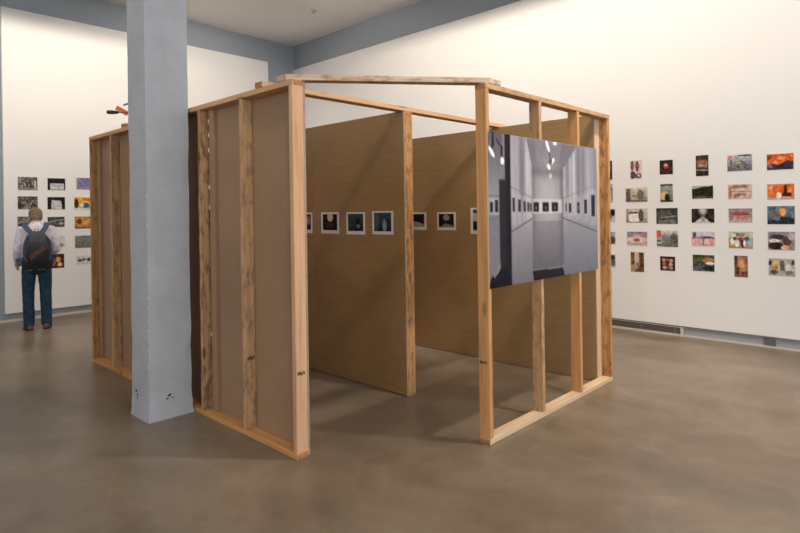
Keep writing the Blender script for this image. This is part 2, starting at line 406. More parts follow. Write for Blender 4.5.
# far wall
x1, y4 = -2.224, 5.0036
f3 = empty('back_stud_wall', (-4.5, y4+.06, 0), 'far wall of the enclosure sheeted in brown hardboard, meeting the frame with the large photograph', 'partition wall')
xe = x1-W-.002
board('bottom_plate', (XP, y4+.015, 0), (xe, y4+.015+W, T), 'pine', f3)
board('top_plate', (XP, y4+.015, H-T), (xe, y4+.015+W, H), 'pine', f3)
for i in range(8):
    xx = xe-T-.61*i
    if xx > XP: board('stud', (xx, y4+.015, T), (xx+T, y4+.015+W, H-T), 'pine_pale' if i == 0 else 'pine', f3, seed=40+i)
sheets(f3, [XP, -5.97, -4.75, -3.53, xe], y4, y4+.015)
# open frame carrying the photograph
y1, y2 = 3.179, 5.135
f4 = empty('open_stud_frame', (x1-W/2, (y1+y2)/2, 0), 'open stud frame of pale timber carrying the large photograph', 'stud wall')
board('bottom_plate', (x1-W, y1, 0), (x1, y2, T), 'pine_pale', f4)
board('top_plate', (x1-W, y1, H-T), (x1, y2, H), 'pine_grey', f4)
for i, (yy, m, r) in enumerate(((y1, 'pine_orange', 0), (3.876, 'pine_grey', .2), (4.50, 'pine_orange', .1), (y2-T, 'pine_knotty', .6))):
    board('stud', (x1-W+.001, yy, T), (x1, yy+T, H-T), m, f4, rough=r, seed=60+i)
stamp(f4, x1-.05, y1, .552, 'y', 7)
# loose beams across the top
o = board('cross_beam', (x3-W, 2.160, H), (x3, 5.117, H+T), 'pine_pink')
tag(o, 'long pale beam lying across the wall tops, over the end of the inner partition', 'beam')
o = board('cross_beam', (-5.845, 2.176, H), (-5.756, 5.117, H+T), 'pine')
tag(o, 'beam across the wall tops whose brown end shows left of the grey column', 'beam')
# diagonal beam, its ends cut flush with the frames
pts = [(-3.07, 2.165), (-2.221, 3.225), (-2.221, 3.362), (-3.172, 2.165)]
c = V((sum(q[0] for q in pts)/4, sum(q[1] for q in pts)/4, 0)); d = (V(pts[1])-V(pts[0])).normalized(); ang = math.atan2(d.y, d.x)
bm = bmesh.new(); ca, sa = math.cos(-ang), math.sin(-ang)
lp = [((x-c.x)*ca-(y-c.y)*sa, (x-c.x)*sa+(y-c.y)*ca) for x, y in pts]
a_ = [bm.verts.new((x, y, -T/2)) for x, y in lp]; b_ = [bm.verts.new((x, y, T/2)) for x, y in lp]
bm.faces.new(a_); bm.faces.new(b_)
for k in range(4): bm.faces.new((a_[k], a_[(k+1) % 4], b_[(k+1) % 4], b_[k]))
bmesh.ops.bevel(bm, geom=list(bm.edges), offset=.003, segments=1, affect='EDGES')
MAT['pine_beam'] = wood('pine_beam', (214, 188, 162), (200, 170, 142), (166, 132, 104), (150, 104, 66))
o = frombm(bm, 'cross_beam', 'pine_beam', None, (c.x, c.y, H+T/2), (0, 0, ang))
tag(o, 'weathered beam bridging the open entrance diagonally between the two front corners', 'beam')

# bar clamp gripping a scrap block on the far wall top
def vw(lat, z, dep=5.59): return F*dep+R0*lat+V((0, 0, z))
o = box('timber_block', (-5.655, 2.172, H), (-5.575, 2.245, H+.22), 'pine', bev=.003)
tag(o, 'upright timber offcut standing on the wall top behind the grey column', 'block')
base = vw(-2.70, 2.60); base.y = 2.21; base.x = -5.79
cl = empty('bar_clamp', base, 'orange bar clamp with black handle sticking out left of the grey column', 'clamp')
rz = math.atan2(R0.y, R0.x)
def rod(name, p, q, r0, r1, mat, n=12):
    p, q = V(p), V(q); L = (q-p).length
    o = lathe(name, [(r0*.6, 0), (r0, L*.08), (r0*1.05, L*.5), (r1, L*.94), (r1*.6, L)] if name == 'handle' else [(r0, 0), (r1, L)], mat, cl, p-cl.location, (q-p).to_track_quat('Z', 'Y').to_euler(), n)
    return o
hz = 2.592
pa = vw(-2.858, hz+.006, 5.60); pb = vw(-2.745, hz, 5.60); pc = V((-5.657, 2.212, hz-.006))
rod('handle', pa, pb, .019, .013, 'black'); rod('screw', pb, pc, .005, .005, 'steel')
def quadbar(name, p, q, wd, th, mat):
    p, q = V(p), V(q); L = (q-p).length; bm = box_bm((-wd/2, -th/2, 0), (wd/2, th/2, L), .004)
    return frombm(bm, name, mat, cl, p-cl.location, (q-p).to_track_quat('Z', 'Y').to_euler())
pm = vw(-2.70, hz-.01, 5.59)
quadbar('moving_jaw', vw(-2.655, hz-.015, 5.60), vw(-2.765, hz+.048, 5.60), .022, .045, 'orange')
quadbar('bar', V((-5.70, 2.15, hz+.05)), V((-5.53, 2.15, hz+.05)), .008, .02, 'steel')
quadbar('fixed_jaw', V((-5.56, 2.15, hz+.07)), V((-5.56, 2.20, hz-.03)), .025, .02, 'orange')

# ------------------------------------------------------------------ pictures
class Img:
    def __init__(s, w_, h_, c): s.w, s.h = w_, h_; s.a = np.zeros((h_, w_, 3))+np.array(c, float); s.Y, s.X = np.mgrid[0:h_, 0:w_]; s.u = s.X/(w_-1); s.v = 1-s.Y/(h_-1)
    def put(s, m, c, al=1):
        m = np.clip(m, 0, 1)[..., None]*al; s.a = s.a*(1-m)+np.array(c, float)*m; return s
    def rect(s, x0, y0, x1, y1, c, al=1, f=.01):
        g = lambda t: np.clip(t/f+.5, 0, 1)
        return s.put(g(s.u-x0)*g(x1-s.u)*g(s.v-y0)*g(y1-s.v), c, al)
    def ell(s, x, y, rx, ry, c, al=1, f=.25, rot=0):
        dx, dy = s.u-x, s.v-y; cr, sr = math.cos(rot), math.sin(rot)
        d = np.sqrt(((dx*cr+dy*sr)/rx)**2+((-dx*sr+dy*cr)/ry)**2)
        return s.put((1-d)/f+.5, c, al)
    def line(s, x0, y0, x1, y1, wd, c, al=1):
        dx, dy = x1-x0, y1-y0; L = dx*dx+dy*dy; t = np.clip(((s.u-x0)*dx+(s.v-y0)*dy)/L, 0, 1)
        d = np.hypot(s.u-x0-t*dx, s.v-y0-t*dy); return s.put((wd-d)/(wd*.5)+.5, c, al)
    def poly(s, pts, c, al=1):
        ins = np.zeros_like(s.u, bool); n = len(pts)
        for i in range(n):
            (xa, ya), (xb, yb) = pts[i], pts[(i+1) % n]
            if ya == yb: continue
            cnd = ((ya > s.v) != (yb > s.v)) & (s.u < (xb-xa)*(s.v-ya)/(yb-ya)+xa); ins ^= cnd
        return s.put(ins.astype(float), c, al)
    def vgrad(s, top, bot, x0=0, x1=1, y0=0, y1=1, al=1):
        t = np.clip((s.v-y0)/(y1-y0), 0, 1)[..., None]; col = np.array(top)*t+np.array(bot)*(1-t)
        m = ((s.u >= x0) & (s.u <= x1) & (s.v >= y0) & (s.v <= y1))[..., None]*al; s.a = s.a*(1-m)+col*m; return s
    def noise(s, amt, cell, seed, tint=(1, 1, 1), y0=0, y1=1):
        r = np.random.RandomState(seed); gw, gh = max(2, int(s.w/cell)+2), max(2, int(s.h/cell)+2); g = r.uniform(-1, 1, (gh, gw))
        fx, fy = s.X/cell, s.Y/cell; ix, iy = np.minimum(fx.astype(int), gw-2), np.minimum(fy.astype(int), gh-2); tx, ty = fx-ix, fy-iy
        v = g[iy, ix]*(1-tx)*(1-ty)+g[iy, ix+1]*tx*(1-ty)+g[iy+1, ix]*(1-tx)*ty+g[iy+1, ix+1]*tx*ty
        m = (s.v >= y0) & (s.v <= y1); s.a += (v*m)[..., None]*amt*np.array(tint); return s
def image_mesh(name, img, wd, ht, axis, parent, loc, rotm=0):
    """axis 'y': faces -Y with u along +X; axis 'x': faces +X with u along +Y"""
    h_, w_ = img.a.shape[:2]
    us = (np.arange(w_)/(w_-1)-.5)*wd; vs = (.5-np.arange(h_)/(h_-1))*ht
    ver = [(u, 0, v) if axis == 'y' else (0, u, v) for v in vs for u in us]
    fac = [(j*w_+i, (j+1)*w_+i, (j+1)*w_+i+1, j*w_+i+1) for j in range(h_-1) for i in range(w_-1)]
    me = bpy.data.meshes.new(name); me.from_pydata(ver, [], fac)
    ca = me.color_attributes.new('Col', 'FLOAT_COLOR', 'POINT')
    a = np.clip(img.a/255, 0, 1); a = np.where(a <= .04045, a/12.92, ((a+.055)/1.055)**2.4)
    ca.data.foreach_set('color', np.concatenate([a.reshape(-1, 3), np.ones((w_*h_, 1))], 1).ravel().astype(np.float32))
    return link(name, me, 'ink', parent, loc)
def photo_print(axis, along, z, wd, ht, plane, img, label, group, border=.0, bt=None, tilt=0, paper='paper', cat='photograph'):
    bw = border; bot = bt if bt is not None else border
    th = .002
    e = empty('photo_print', (along, plane-th, z) if axis == 'y' else (plane+th, along, z), label, cat, group)
    lo, hi = ((-wd/2-bw, 0, -ht/2-bot), (wd/2+bw, th, ht/2+bw)) if axis == 'y' else ((-th, -wd/2-bw, -ht/2-bot), (0, wd/2+bw, ht/2+bw))
    frombm(box_bm(lo, hi), 'paper', paper, e)
    sd = int(abs(along)*100+z*10); img.noise(26, 1.6, sd).noise(14, 3, sd+1)
    image_mesh('picture', img, wd, ht, axis, e, (0, -.0006, 0) if axis == 'y' else (.0006, 0, 0))
    return e
def I(land, c): return Img(36, 25, c) if land else Img(25, 36, c)
def sq(c): return Img(24, 24, c)
PY, PX = YR-.04, XL+.05
G1 = 'photo prints pinned in a grid on the long right display wall'
XS = [-3.27, -2.876, -2.504, -2.094, -1.70, -1.307]
def rw(col, z, wd, ht, img, label): photo_print('y', XS[col], z, wd, ht, PY, img, label, G1, .006, .009, paper='print_margin')
# column hidden partly by the frame
rw(0, 2.091, .16, .25, I(0, (60, 56, 56)).vgrad((90, 84, 80), (30, 28, 30)).noise(30, 4, 1).rect(.88, 0, 1, 1, (45, 42, 44)), 'dark upright print half hidden by the timber post, topmost of its column')
rw(0, 1.784, .165, .24, I(0, (190, 176, 160)).noise(30, 4, 2).rect(.9, .1, 1, .8, (120, 108, 96)), 'faint beige upright print half hidden by the timber post, second from top')
rw(0, 1.492, .22, .17, I(1, (190, 185, 180)).noise(30, 4, 3).ell(.85, .7, .18, .25, (20, 20, 22)).ell(.5, .4, .3, .3, (110, 100, 96)), 'print with a black blotch half hidden by the timber post, in the middle row')
rw(0, 1.189, .22, .16, I(1, (170, 168, 166)).noise(30, 4, 4).ell(.8, .35, .2, .3, (70, 70, 76)), 'pale grey print half hidden by the timber post, second from bottom')
rw(0, .891, .21, .16, I(1, (160, 160, 160)).noise(30, 4, 5).ell(.8, .75, .18, .2, (30, 30, 34)).ell(.85, .3, .2, .25, (90, 96, 104)), 'grey print with dark top half hidden by the timber post, in the bottom row')
# column 1
rw(1, 2.077, .141, .227, I(0, (214, 192, 188)).noise(18, 4, 6).ell(.15, .75, .14, .3, (120, 70, 66)).ell(.6, .68, .16, .3, (120, 78, 66)).ell(.2, .2, .25, .22, (66, 56, 84)).ell(.7, .15, .28, .14, (104, 50, 50)).ell(.72, .17, .12, .07, (226, 200, 190)), 'upright pinkish print of legs in red shoes, high beside the timber post')
rw(1, 1.754, .275, .183, I(1, (214, 198, 176)).vgrad((216, 202, 182), (150, 136, 118)).noise(18, 4, 7).rect(.02, .05, .22, .95, (88, 78, 66), .8).ell(.68, .5, .14, .35, (96, 84, 70), .8).line(.3, .45, .95, .3, .03, (120, 104, 88)).rect(0, 0, 1, .14, (90, 78, 64), .7), 'sepia landscape print with a dark upright strip at its left edge')
rw(1, 1.485, .271, .179, I(1, (214, 206, 192)).vgrad((210, 200, 186), (170, 156, 140)).ell(.4, .35, .3, .35, (238, 232, 220)).rect(.12, .66, .55, .78, (58, 50, 44), .9).ell(.7, .5, .12, .45, (70, 60, 52), .85).rect(0, 0, .1, 1, (130, 116, 100), .6).rect(.1, 0, 1, .08, (110, 98, 84), .8), 'sepia print with a dark figure beside a bright round glow')
rw(1, 1.189, .254, .176, I(1, (196, 164, 160)).vgrad((140, 122, 150), (196, 168, 162)).ell(.5, .42, .55, .22, (224, 194, 178)).ell(.48, .4, .16, .12, (130, 84, 66), .8).ell(.5, .75, .2, .12, (214, 176, 160), .7).noise(8, 4, 8), 'mauve and pink landscape print with a brown spot at its centre')
rw(1, .888, .167, .25, I(0, (110, 84, 56)).vgrad((112, 84, 50), (96, 66, 40)).noise(22, 4, 9).ell(.45, .7, .18, .55, (206, 184, 160)).ell(.15, .2, .24, .18, (176, 140, 100)).ell(.55, .35, .16, .14, (120, 112, 112)).rect(.72, .2, .95, 1, (80, 56, 30), .7), 'upright brown print of a pale leg between dark posts, at the foot of its column')
# column 2
rw(2, 2.085, .156, .176, sq((24, 18, 18)).ell(.5, .5, .42, .42, (70, 38, 34), 1, .3).ell(.5, .52, .3, .3, (34, 18, 18)).ell(.48, .6, .2, .2, (176, 76, 52)).ell(.46, .66, .1, .07, (236, 196, 170)), 'small nearly square black print with a glowing red disc')
rw(2, 1.765, .147, .222, I(0, (132, 146, 132)).vgrad((150, 166, 156), (96, 100, 86)).rect(0, .9, 1, 1, (92, 56, 40)).ell(.35, .35, .36, .26, (216, 184, 126)).ell(.55, .22, .2, .25, (28, 28, 26)).rect(0, 0, 1, .1, (40, 36, 30)).noise(12, 4, 10), 'upright green print with a cream shape and dark brown top edge')
rw(2, 1.478, .253, .196, I(1, (62, 66, 60)).noise(22, 3, 11).ell(.3, .6, .3, .25, (90, 94, 86), .6).line(.25, .4, .9, .5, .03, (150, 152, 140)).rect(.1, .02, .95, .25, (150, 146, 134), .6).noise(34, 3, 12, y1=.3).rect(0, .86, 1, 1, (36, 38, 34), .7), 'dark green grey landscape print with pale clutter along its lower edge')
rw(2, 1.197, .252, .202, I(1, (150, 150, 144)).vgrad((200, 198, 190), (96, 98, 92), .2, 1).noise(26, 4, 13).rect(0, .6, .2, 1, (226, 78, 44)).rect(0, 0, .24, .58, (180, 178, 172), .9).rect(.02, .3, .2, .4, (40, 40, 40)).rect(.02, .05, .25, .14, (40, 40, 40)).ell(.85, .5, .2, .3, (70, 72, 68), .7).ell(.5, .5, .25, .2, (104, 106, 102), .6), 'grey misty print with a bright red corner patch at its upper left')
rw(2, .887, .177, .176, sq((34, 18, 20)).ell(.25, .75, .13, .13, (190, 140, 120)).ell(.5, .78, .13, .12, (150, 80, 76)).ell(.75, .72, .13, .13, (196, 150, 130)).ell(.28, .48, .13, .13, (170, 110, 96)).ell(.72, .45, .14, .13, (206, 160, 140)).ell(.3, .22, .14, .12, (210, 160, 140)).ell(.55, .25, .13, .12, (140, 70, 66)).ell(.75, .2, .12, .12, (190, 140, 120)).ell(.5, .5, .1, .1, (80, 30, 34)), 'small square print of pink lumps on black, bottom of the second full column')
# column 3
rw(3, 2.078, .138, .247, I(0, (72, 44, 36)).ell(.52, .62, .42, .32, (150, 104, 78)).noise(30, 4, 14).ell(.4, .84, .5, .1, (60, 36, 30), .8).ell(.45, .5, .28, .05, (190, 140, 110)).ell(.45, .38, .35, .04, (60, 34, 30)).rect(0, 0, 1, .22, (44, 38, 42), .9).line(.1, .3, .9, .26, .03, (150, 150, 156)), 'upright print of a dark brown carved face, at the top of its column')
rw(3, 1.76, .23, .15, I(1, (26, 28, 18)).poly([(0, 1), (1, 1), (1, .97), (.45, .92), (.1, .78), (0, .85)], (190, 186, 172)).noise(10, 4, 15).ell(.4, .1, .3, .12, (116, 112, 78), .8).line(.1, .5, .95, .6, .02, (58, 60, 40)).rect(.6, 0, 1, .15, (88, 84, 60), .7), 'nearly black landscape print with a faint pale line of sky')
rw(3, 1.48, .248, .167, I(1, (40, 34, 30)).ell(.5, .95, .18, .4, (206, 200, 192), .9, .8).poly([(.12, 0), (.45, .42), (.55, .42), (.86, 0)], (196, 190, 182)).ell(.5, .3, .1, .2, (130, 124, 118), .7).noise(12, 4, 16), 'black and white print of a pale road running into darkness')
rw(3, 1.204, .251, .166, I(1, (214, 152, 148)).vgrad((206, 206, 224), (222, 150, 144)).noise(14, 4, 17).rect(0, .5, 1, .66, (96, 70, 84), .6).noise(40, 2, 18, y0=.5, y1=.68).ell(.12, .8, .08, .2, (70, 60, 64)).line(.5, .05, .5, .5, .02, (140, 80, 84)).ell(.65, .62, .2, .06, (60, 40, 50)), 'pink and lilac landscape print with a dark broken band')
rw(3, .914, .236, .194, I(1, (66, 70, 48)).noise(26, 3, 19).ell(.72, .7, .26, .16, (176, 120, 70)).ell(.8, .5, .22, .09, (230, 226, 214)).ell(.3, .15, .35, .2, (90, 96, 118), .8).ell(.75, .2, .3, .14, (34, 30, 34)).ell(.3, .75, .2, .14, (96, 104, 60), .7), 'green and brown print with a white streak, at the bottom of the middle column')
# column 4
rw(4, 2.084, .249, .186, I(1, (150, 150, 156)).vgrad((196, 196, 200), (96, 94, 102)).ell(.52, .42, .26, .2, (110, 100, 88)).ell(.45, .5, .12, .08, (190, 180, 160)).rect(.05, .72, .22, .95, (226, 120, 84), .9).ell(.7, .94, .28, .06, (60, 62, 68)).rect(.1, .2, .2, .68, (88, 84, 92), .7).noise(20, 3, 20), 'grey landscape print with a small orange corner, next to the orange top corner print')
rw(4, 1.753, .239, .163, I(1, (206, 172, 158)).noise(26, 3, 21).ell(.3, .85, .2, .12, (130, 100, 92), .7).ell(.68, .85, .16, .12, (120, 92, 84), .7).ell(.08, .4, .07, .5, (160, 90, 70), .7).ell(.5, .3, .3, .12, (130, 120, 108), .7).line(.2, .55, .85, .5, .03, (150, 120, 106)).line(.2, .1, .5, .3, .03, (110, 90, 84)), 'pale pink crumpled looking print, second from top in its column')
rw(4, 1.48, .236, .16, I(1, (176, 148, 144)).vgrad((150, 122, 124), (196, 166, 158)).ell(.52, .63, .34, .13, (150, 78, 80)).ell(.52, .42, .34, .15, (196, 112, 110)).line(.12, .55, .95, .55, .018, (84, 34, 40)).ell(.12, .5, .1, .3, (120, 92, 96), .6).noise(5, 4, 22), 'close up print of pink lips')
rw(4, 1.198, .241, .189, I(1, (150, 120, 90)).rect(0, .66, 1, 1, (196, 196, 176)).rect(.3, .72, .66, .95, (112, 116, 100), .8).noise(14, 3, 23).rect(0, .0, 1, .22, (190, 140, 84)).ell(.5, .55, .1, .14, (170, 50, 44)).ell(.15, .42, .09, .25, (226, 222, 214)).ell(.35, .3, .1, .22, (232, 230, 226)).ell(.6, .28, .1, .24, (44, 44, 60)).ell(.66, .3, .06, .2, (230, 230, 230)).ell(.88, .4, .1, .3, (150, 180, 196)).ell(.25, .6, .08, .1, (90, 56, 40)).ell(.75, .6, .1, .12, (110, 80, 50)), 'colourful print of a crowd seated in a room')
rw(4, .896, .135, .244, I(0, (130, 88, 62)).ell(.5, .55, .38, .42, (184, 126, 84)).ell(.55, .62, .18, .2, (216, 160, 110)).ell(.12, .8, .14, .3, (70, 44, 36)).ell(.25, .3, .14, .2, (80, 50, 36)).noise(16, 4, 24).ell(.7, .2, .3, .08, (90, 56, 44), .8), 'upright orange brown print of a rounded form, at the foot of its column')
# column 5
rw(5, 2.068, .248, .173, I(1, (214, 90, 34)).noise(26, 4, 25).ell(.55, .72, .16, .1, (246, 160, 90)).ell(.32, .5, .14, .12, (246, 130, 60)).poly([(0, 0), (0, .3), (.2, .42), (.45, .3), (.75, .6), (1, .5), (1, 0)], (52, 42, 60)).noise(18, 3, 26, y1=.4).ell(.12, .25, .1, .12, (150, 110, 130), .8).ell(.08, .85, .1, .2, (120, 50, 30), .7), 'orange sky print over dark rocks, topmost at the right edge')
rw(5, 1.739, .248, .168, I(1, (216, 104, 36)).noise(18, 4, 27).rect(0, 0, 1, .16, (176, 164, 168)).rect(.63, .2, .74, .95, (44, 26, 20)).rect(.55, .18, .9, .42, (52, 32, 24)).ell(.43, .25, .09, .22, (232, 226, 226)).ell(.13, .75, .09, .18, (236, 180, 140), .8).ell(.85, .6, .08, .2, (240, 150, 80), .7), 'orange interior print with a white figure and a black doorway')
rw(5, 1.481, .254, .199, I(1, (92, 112, 126)).noise(18, 4, 28).ell(.56, .68, .14, .22, (246, 160, 76)).ell(.3, .55, .2, .2, (110, 80, 76), .6).poly([(0, 0), (0, .3), (.4, .2), (.7, .42), (1, .34), (1, 0)], (40, 46, 62)).ell(.55, .3, .1, .12, (60, 40, 36)), 'blue print with a glowing orange window')
rw(5, 1.198, .248, .199, I(1, (150, 134, 130)).noise(16, 4, 29).ell(.35, .7, .28, .16, (60, 54, 70)).ell(.25, .5, .22, .1, (226, 222, 218)).ell(.3, .22, .3, .2, (44, 30, 28)).ell(.72, .5, .16, .28, (96, 62, 56)).ell(.88, .75, .14, .2, (190, 176, 170)).ell(.65, .15, .16, .12, (216, 176, 140)), 'print of a brown figure and black and white shapes, second from bottom at right edge')
rw(5, .907, .243, .187, I(1, (176, 168, 156)).noise(24, 3, 30).rect(.18, .3, .4, .95, (214, 176, 130)).ell(.28, .5, .08, .16, (190, 110, 50)).rect(.44, .3, .62, .9, (84, 90, 96)).ell(.06, .75, .06, .16, (36, 34, 34)).ell(.93, .8, .05, .16, (50, 50, 50)).ell(.2, .2, .14, .14, (84, 70, 62)).ell(.75, .5, .12, .2, (216, 212, 206)).ell(.8, .2, .16, .12, (120, 110, 96)), 'cluttered beige interior print, lowest at the right edge')
# left wall
G2 = 'photo prints pinned in a grid on the left display wall'
def lw(y, z, wd, ht, img, label, b=.006, paper='print_margin'): photo_print('x', y, z, wd, ht, PX, img, label, G2, b, b, paper=paper)
lw(2.412, 2.097, .259, .2, I(1, (110, 104, 98)).noise(70, 2, 31).ell(.88, .45, .06, .35, (196, 190, 180)).rect(0, 0, 1, .2, (150, 142, 132), .6), 'busy grey street print with a pale upright streak, top left of its wall')
lw(2.409, 1.80, .265, .2, I(1, (104, 98, 92)).noise(64, 2, 32).poly([(0, 1), (1, 1), (1, .8), (0, .9)], (84, 80, 76), .8).ell(.12, .3, .12, .2, (52, 48, 46)), 'grainy grey crowd print just above the visitor')
lw(2.395, 1.495, .25, .19, I(1, (120, 114, 108)).noise(54, 2, 33).ell(.2, .3, .2, .15, (70, 66, 64)), 'grey print partly covered by the back of the visitor\'s head')
lw(2.805, 2.097, .248, .187, I(1, (16, 20, 30)).rect(.14, .04, .92, .58, (196, 190, 184)).noise(14, 3, 34, y1=.58).rect(.14, .34, .9, .38, (120, 116, 116), .5), 'dark print with a wide pale sheet, upper of the two black backed prints')
lw(2.799, 1.795, .245, .194, I(1, (20, 20, 24)).poly([(.2, .04), (.24, .76), (.78, .7), (.84, .04)], (198, 190, 184)).noise(5, 3, 35), 'dark print with an upright white page, lower of the two black backed prints')
lw(2.793, 1.497, .239, .16, I(1, (78, 76, 74)).noise(38, 2, 36).line(.05, .5, .95, .75, .04, (160, 156, 150)).ell(.8, .35, .14, .14, (170, 168, 160)).rect(0, .85, 1, 1, (40, 38, 38), .6), 'dark grey print with a diagonal streak right of the visitor\'s head')
lw(2.79, 1.183, .247, .18, I(1, (216, 206, 196)).ell(.72, .2, .24, .16, (150, 146, 144)).noise(6, 4, 37), 'nearly white print with a faint grey smudge at the visitor\'s elbow')
lw(2.779, .877, .24, .222, I(1, (70, 36, 22)).noise(18, 3, 38).ell(.65, .6, .16, .2, (206, 140, 84)).ell(.35, .4, .14, .24, (170, 100, 60)).ell(.75, .25, .14, .14, (236, 190, 140)).ell(.4, .8, .1, .1, (30, 16, 14)), 'dark brown print with glowing orange shapes below the visitor\'s elbow')
lw(3.215, 2.115, .24, .19, I(1, (128, 112, 146)).noise(12, 4, 39).rect(0, 0, .1, 1, (180, 140, 140), .7).ell(.45, .55, .3, .3, (110, 120, 168), .7).rect(.1, .05, .9, .25, (150, 136, 170), .7), 'lilac and blue print, topmost beside the edge of the timber frame')
lw(3.196, 1.789, .279, .2, I(1, (226, 170, 44)).noise(14, 3, 40).ell(.12, .5, .12, .4, (60, 44, 30)).ell(.62, .35, .2, .22, (40, 84, 150)).ell(.4, .4, .12, .16, (216, 216, 216)).ell(.75, .85, .3, .14, (190, 110, 40), .8).rect(0, 0, 1, .14, (210, 214, 216), .8), 'bright yellow print with a blue disc')
lw(3.196, 1.479, .269, .196, I(1, (190, 130, 66)).noise(36, 3, 41).ell(.25, .6, .16, .2, (110, 60, 30)).ell(.6, .5, .2, .2, (216, 160, 90)).rect(0, 0, 1, .16, (70, 84, 100), .8), 'mottled orange brown print with a blue grey lower edge')
lw(3.194, 1.165, .266, .2, I(1, (112, 116, 106)).noise(14, 2, 42).rect(0, .6, 1, 1, (126, 130, 120), .6), 'flat grey green print of a plain surface')
lw(3.2, .862, .245, .132, I(1, (206, 204, 200)).ell(.2, .5, .12, .18, (70, 66, 64)).ell(.45, .6, .14, .16, (110, 106, 104)).ell(.75, .55, .12, .2, (60, 58, 58)).noise(14, 3, 43), 'pale print with small black marks, lowest beside the edge of the timber frame')
# prints inside the enclosure
G3 = 'white bordered prints on the inner hardboard walls'
def iw(x, z, wd, ht, plane, img, label, pw, ph): 
    # bordered paper of outer size pw x ph
    e = empty('bordered_print', (x, plane-.003, z), label, 'photograph', G3)
    frombm(box_bm((-pw/2, 0, -ph/2), (pw/2, .003, ph/2)), 'paper', 'paper', e)
    image_mesh('picture', img, wd, ht, 'y', e, (0, -.0006, .008))
pP, pB = y3, y4
iw(-4.72, 1.481, .17, .155, pP, sq((30, 26, 26)).ell(.75, .6, .2, .3, (150, 140, 130)).noise(12, 3, 50), 'white bordered print beside the front corner post, only its right edge showing', .215, .21)
iw(-4.333, 1.48, .215, .155, pP, sq((26, 18, 14)).ell(.52, .82, .2, .3, (226, 206, 190)).ell(.5, .32, .3, .14, (92, 62, 44), .7).noise(6, 3, 51), 'white bordered dark brown print with a bright round light', .272, .208)
iw(-3.961, 1.478, .21, .16, pP, sq((52, 60, 62)).vgrad((66, 76, 78), (36, 40, 42)).ell(.66, .55, .11, .18, (14, 14, 16)).ell(.66, .3, .16, .12, (110, 120, 120), .8).noise(34, 2, 52, y1=.45), 'white bordered grey print with a black round shape, middle one on the partition', .257, .207)
iw(-3.604, 1.483, .215, .165, pP, sq((48, 58, 62)).vgrad((66, 80, 86), (30, 34, 36)).ell(.62, .3, .12, .3, (150, 160, 162)).ell(.6, .55, .04, .16, (130, 140, 142)).ell(.15, .5, .16, .5, (96, 112, 118), .6).noise(10, 3, 53), 'white bordered blue grey print with a pale upright figure, nearest the partition end', .262, .207)
iw(-4.498, 1.467, .225, .15, pB, sq((22, 20, 18)).poly([(0, 0), (0, .2), (.3, .42), (.6, .36), (1, .2), (1, 0)], (170, 160, 150)).noise(8, 3, 54).ell(.2, .75, .1, .1, (90, 86, 80)), 'white bordered black print with a pale slope, cut by the partition post', .286, .205)
iw(-4.056, 1.465, .215, .15, pB, sq((24, 20, 18)).ell(.5, .72, .22, .24, (160, 152, 142), 1, .4, .5).poly([(.1, 0), (.4, .3), (.9, .16), (1, 0)], (140, 128, 116)).noise(8, 3, 55), 'white bordered black print with a pale oval, left of the front post', .268, .202)
iw(-3.60, 1.47, .17, .24, pB, I(0, (196, 186, 174)).rect(.0, .82, .5, .95, (40, 36, 36), .8).ell(.15, .25, .3, .2, (30, 26, 26)).ell(.7, .5, .2, .4, (130, 118, 106), .6).noise(8, 4, 56), 'tall white print with a dark lower corner, tucked behind the front post', .24, .281)

# large mounted photograph of a white corridor
g = Img(190, 122, (150, 147, 155))
g.vgrad((132, 129, 138), (128, 126, 134), 0, .12); g.vgrad((104, 101, 112), (146, 143, 150), 0, .105, .6, 1)
g.vgrad((152, 150, 158), (160, 157, 164), .12, .342, .45, 1); g.vgrad((156, 153, 160), (124, 121, 130), .12, .342, 0, .45)
g.vgrad((150, 148, 160), (162, 160, 168), .62, 1, .45, 1); g.vgrad((150, 149, 158), (122, 124, 134), .62, 1, 0, .45)
for x_, a_ in ((.18, .3), (.215, .2), (.30, .75), (.325, .6), (.64, .6), (.70, .35), (.74, .8), (.9, .35)): g.ell(x_, .74, .014, .26, (192, 190, 196), a_, 1.0)
for x_, a_ in ((.255, .6), (.67, .4), (.79, .55), (.84, .45), (.98, .3)): g.ell(x_, .8, .02, .3, (112, 110, 120), a_, 1.0)
g.poly([(.24, 1), (.295, 1), (.342, .80), (.63, .805), (.78, 1)], (126, 123, 132))      # ceiling
g.poly([(.36, 1), (.62, 1), (.6, .86), (.38, .84)], (140, 137, 146), .6)
g.poly([(.342, .80), (.63, .805), (.616, .066), (.338, .066)], (128, 125, 133))          # end wall
g.ell(.485, .52, .13, .26, (174, 171, 177), .85, 1.3); g.ell(.485, .64, .1, .16, (178, 176, 182), .5, 1.3); g.vgrad((128, 125, 133), (104, 101, 110), .34, .616, .08, .42, .55)
g.rect(.6, .07, .628, .8, (104, 101, 110), .55, .03); g.rect(.34, .07, .36, .8, (110, 107, 116), .5, .03); g.rect(.34, .74, .63, .80, (106, 103, 112), .5, .05)
g.poly([(.336, .068), (.616, .064), (.636, -.01), (.345, -.01)], (52, 49, 58))           # floor
g.rect(.345, .472, .614, .575, (196, 194, 198), .8)
for a, b in ((.350, .397), (.43, .487), (.515, .575)):
    g.rect(a, .485, b, .552, (44, 42, 50)); g.ell((a+b)/2, .512, .009, .014, (120, 118, 124), .8)
g.line(.163, .353, .338, .437, .004, (92, 88, 98)); g.line(.62, .436, 1, .310, .004, (92, 90, 100))
g.line(.168, .655, .338, .582, .003, (112, 110, 120), .7); g.line(.626, .585, .99, .70, .003, (120, 118, 128), .7)
for x_ in (.19, .235, .27, .30, .325): g.rect(x_-.012, .44+(.33-x_)*-.35, x_+.012, .57+(.33-x_)*.35, (184, 182, 188), .4)
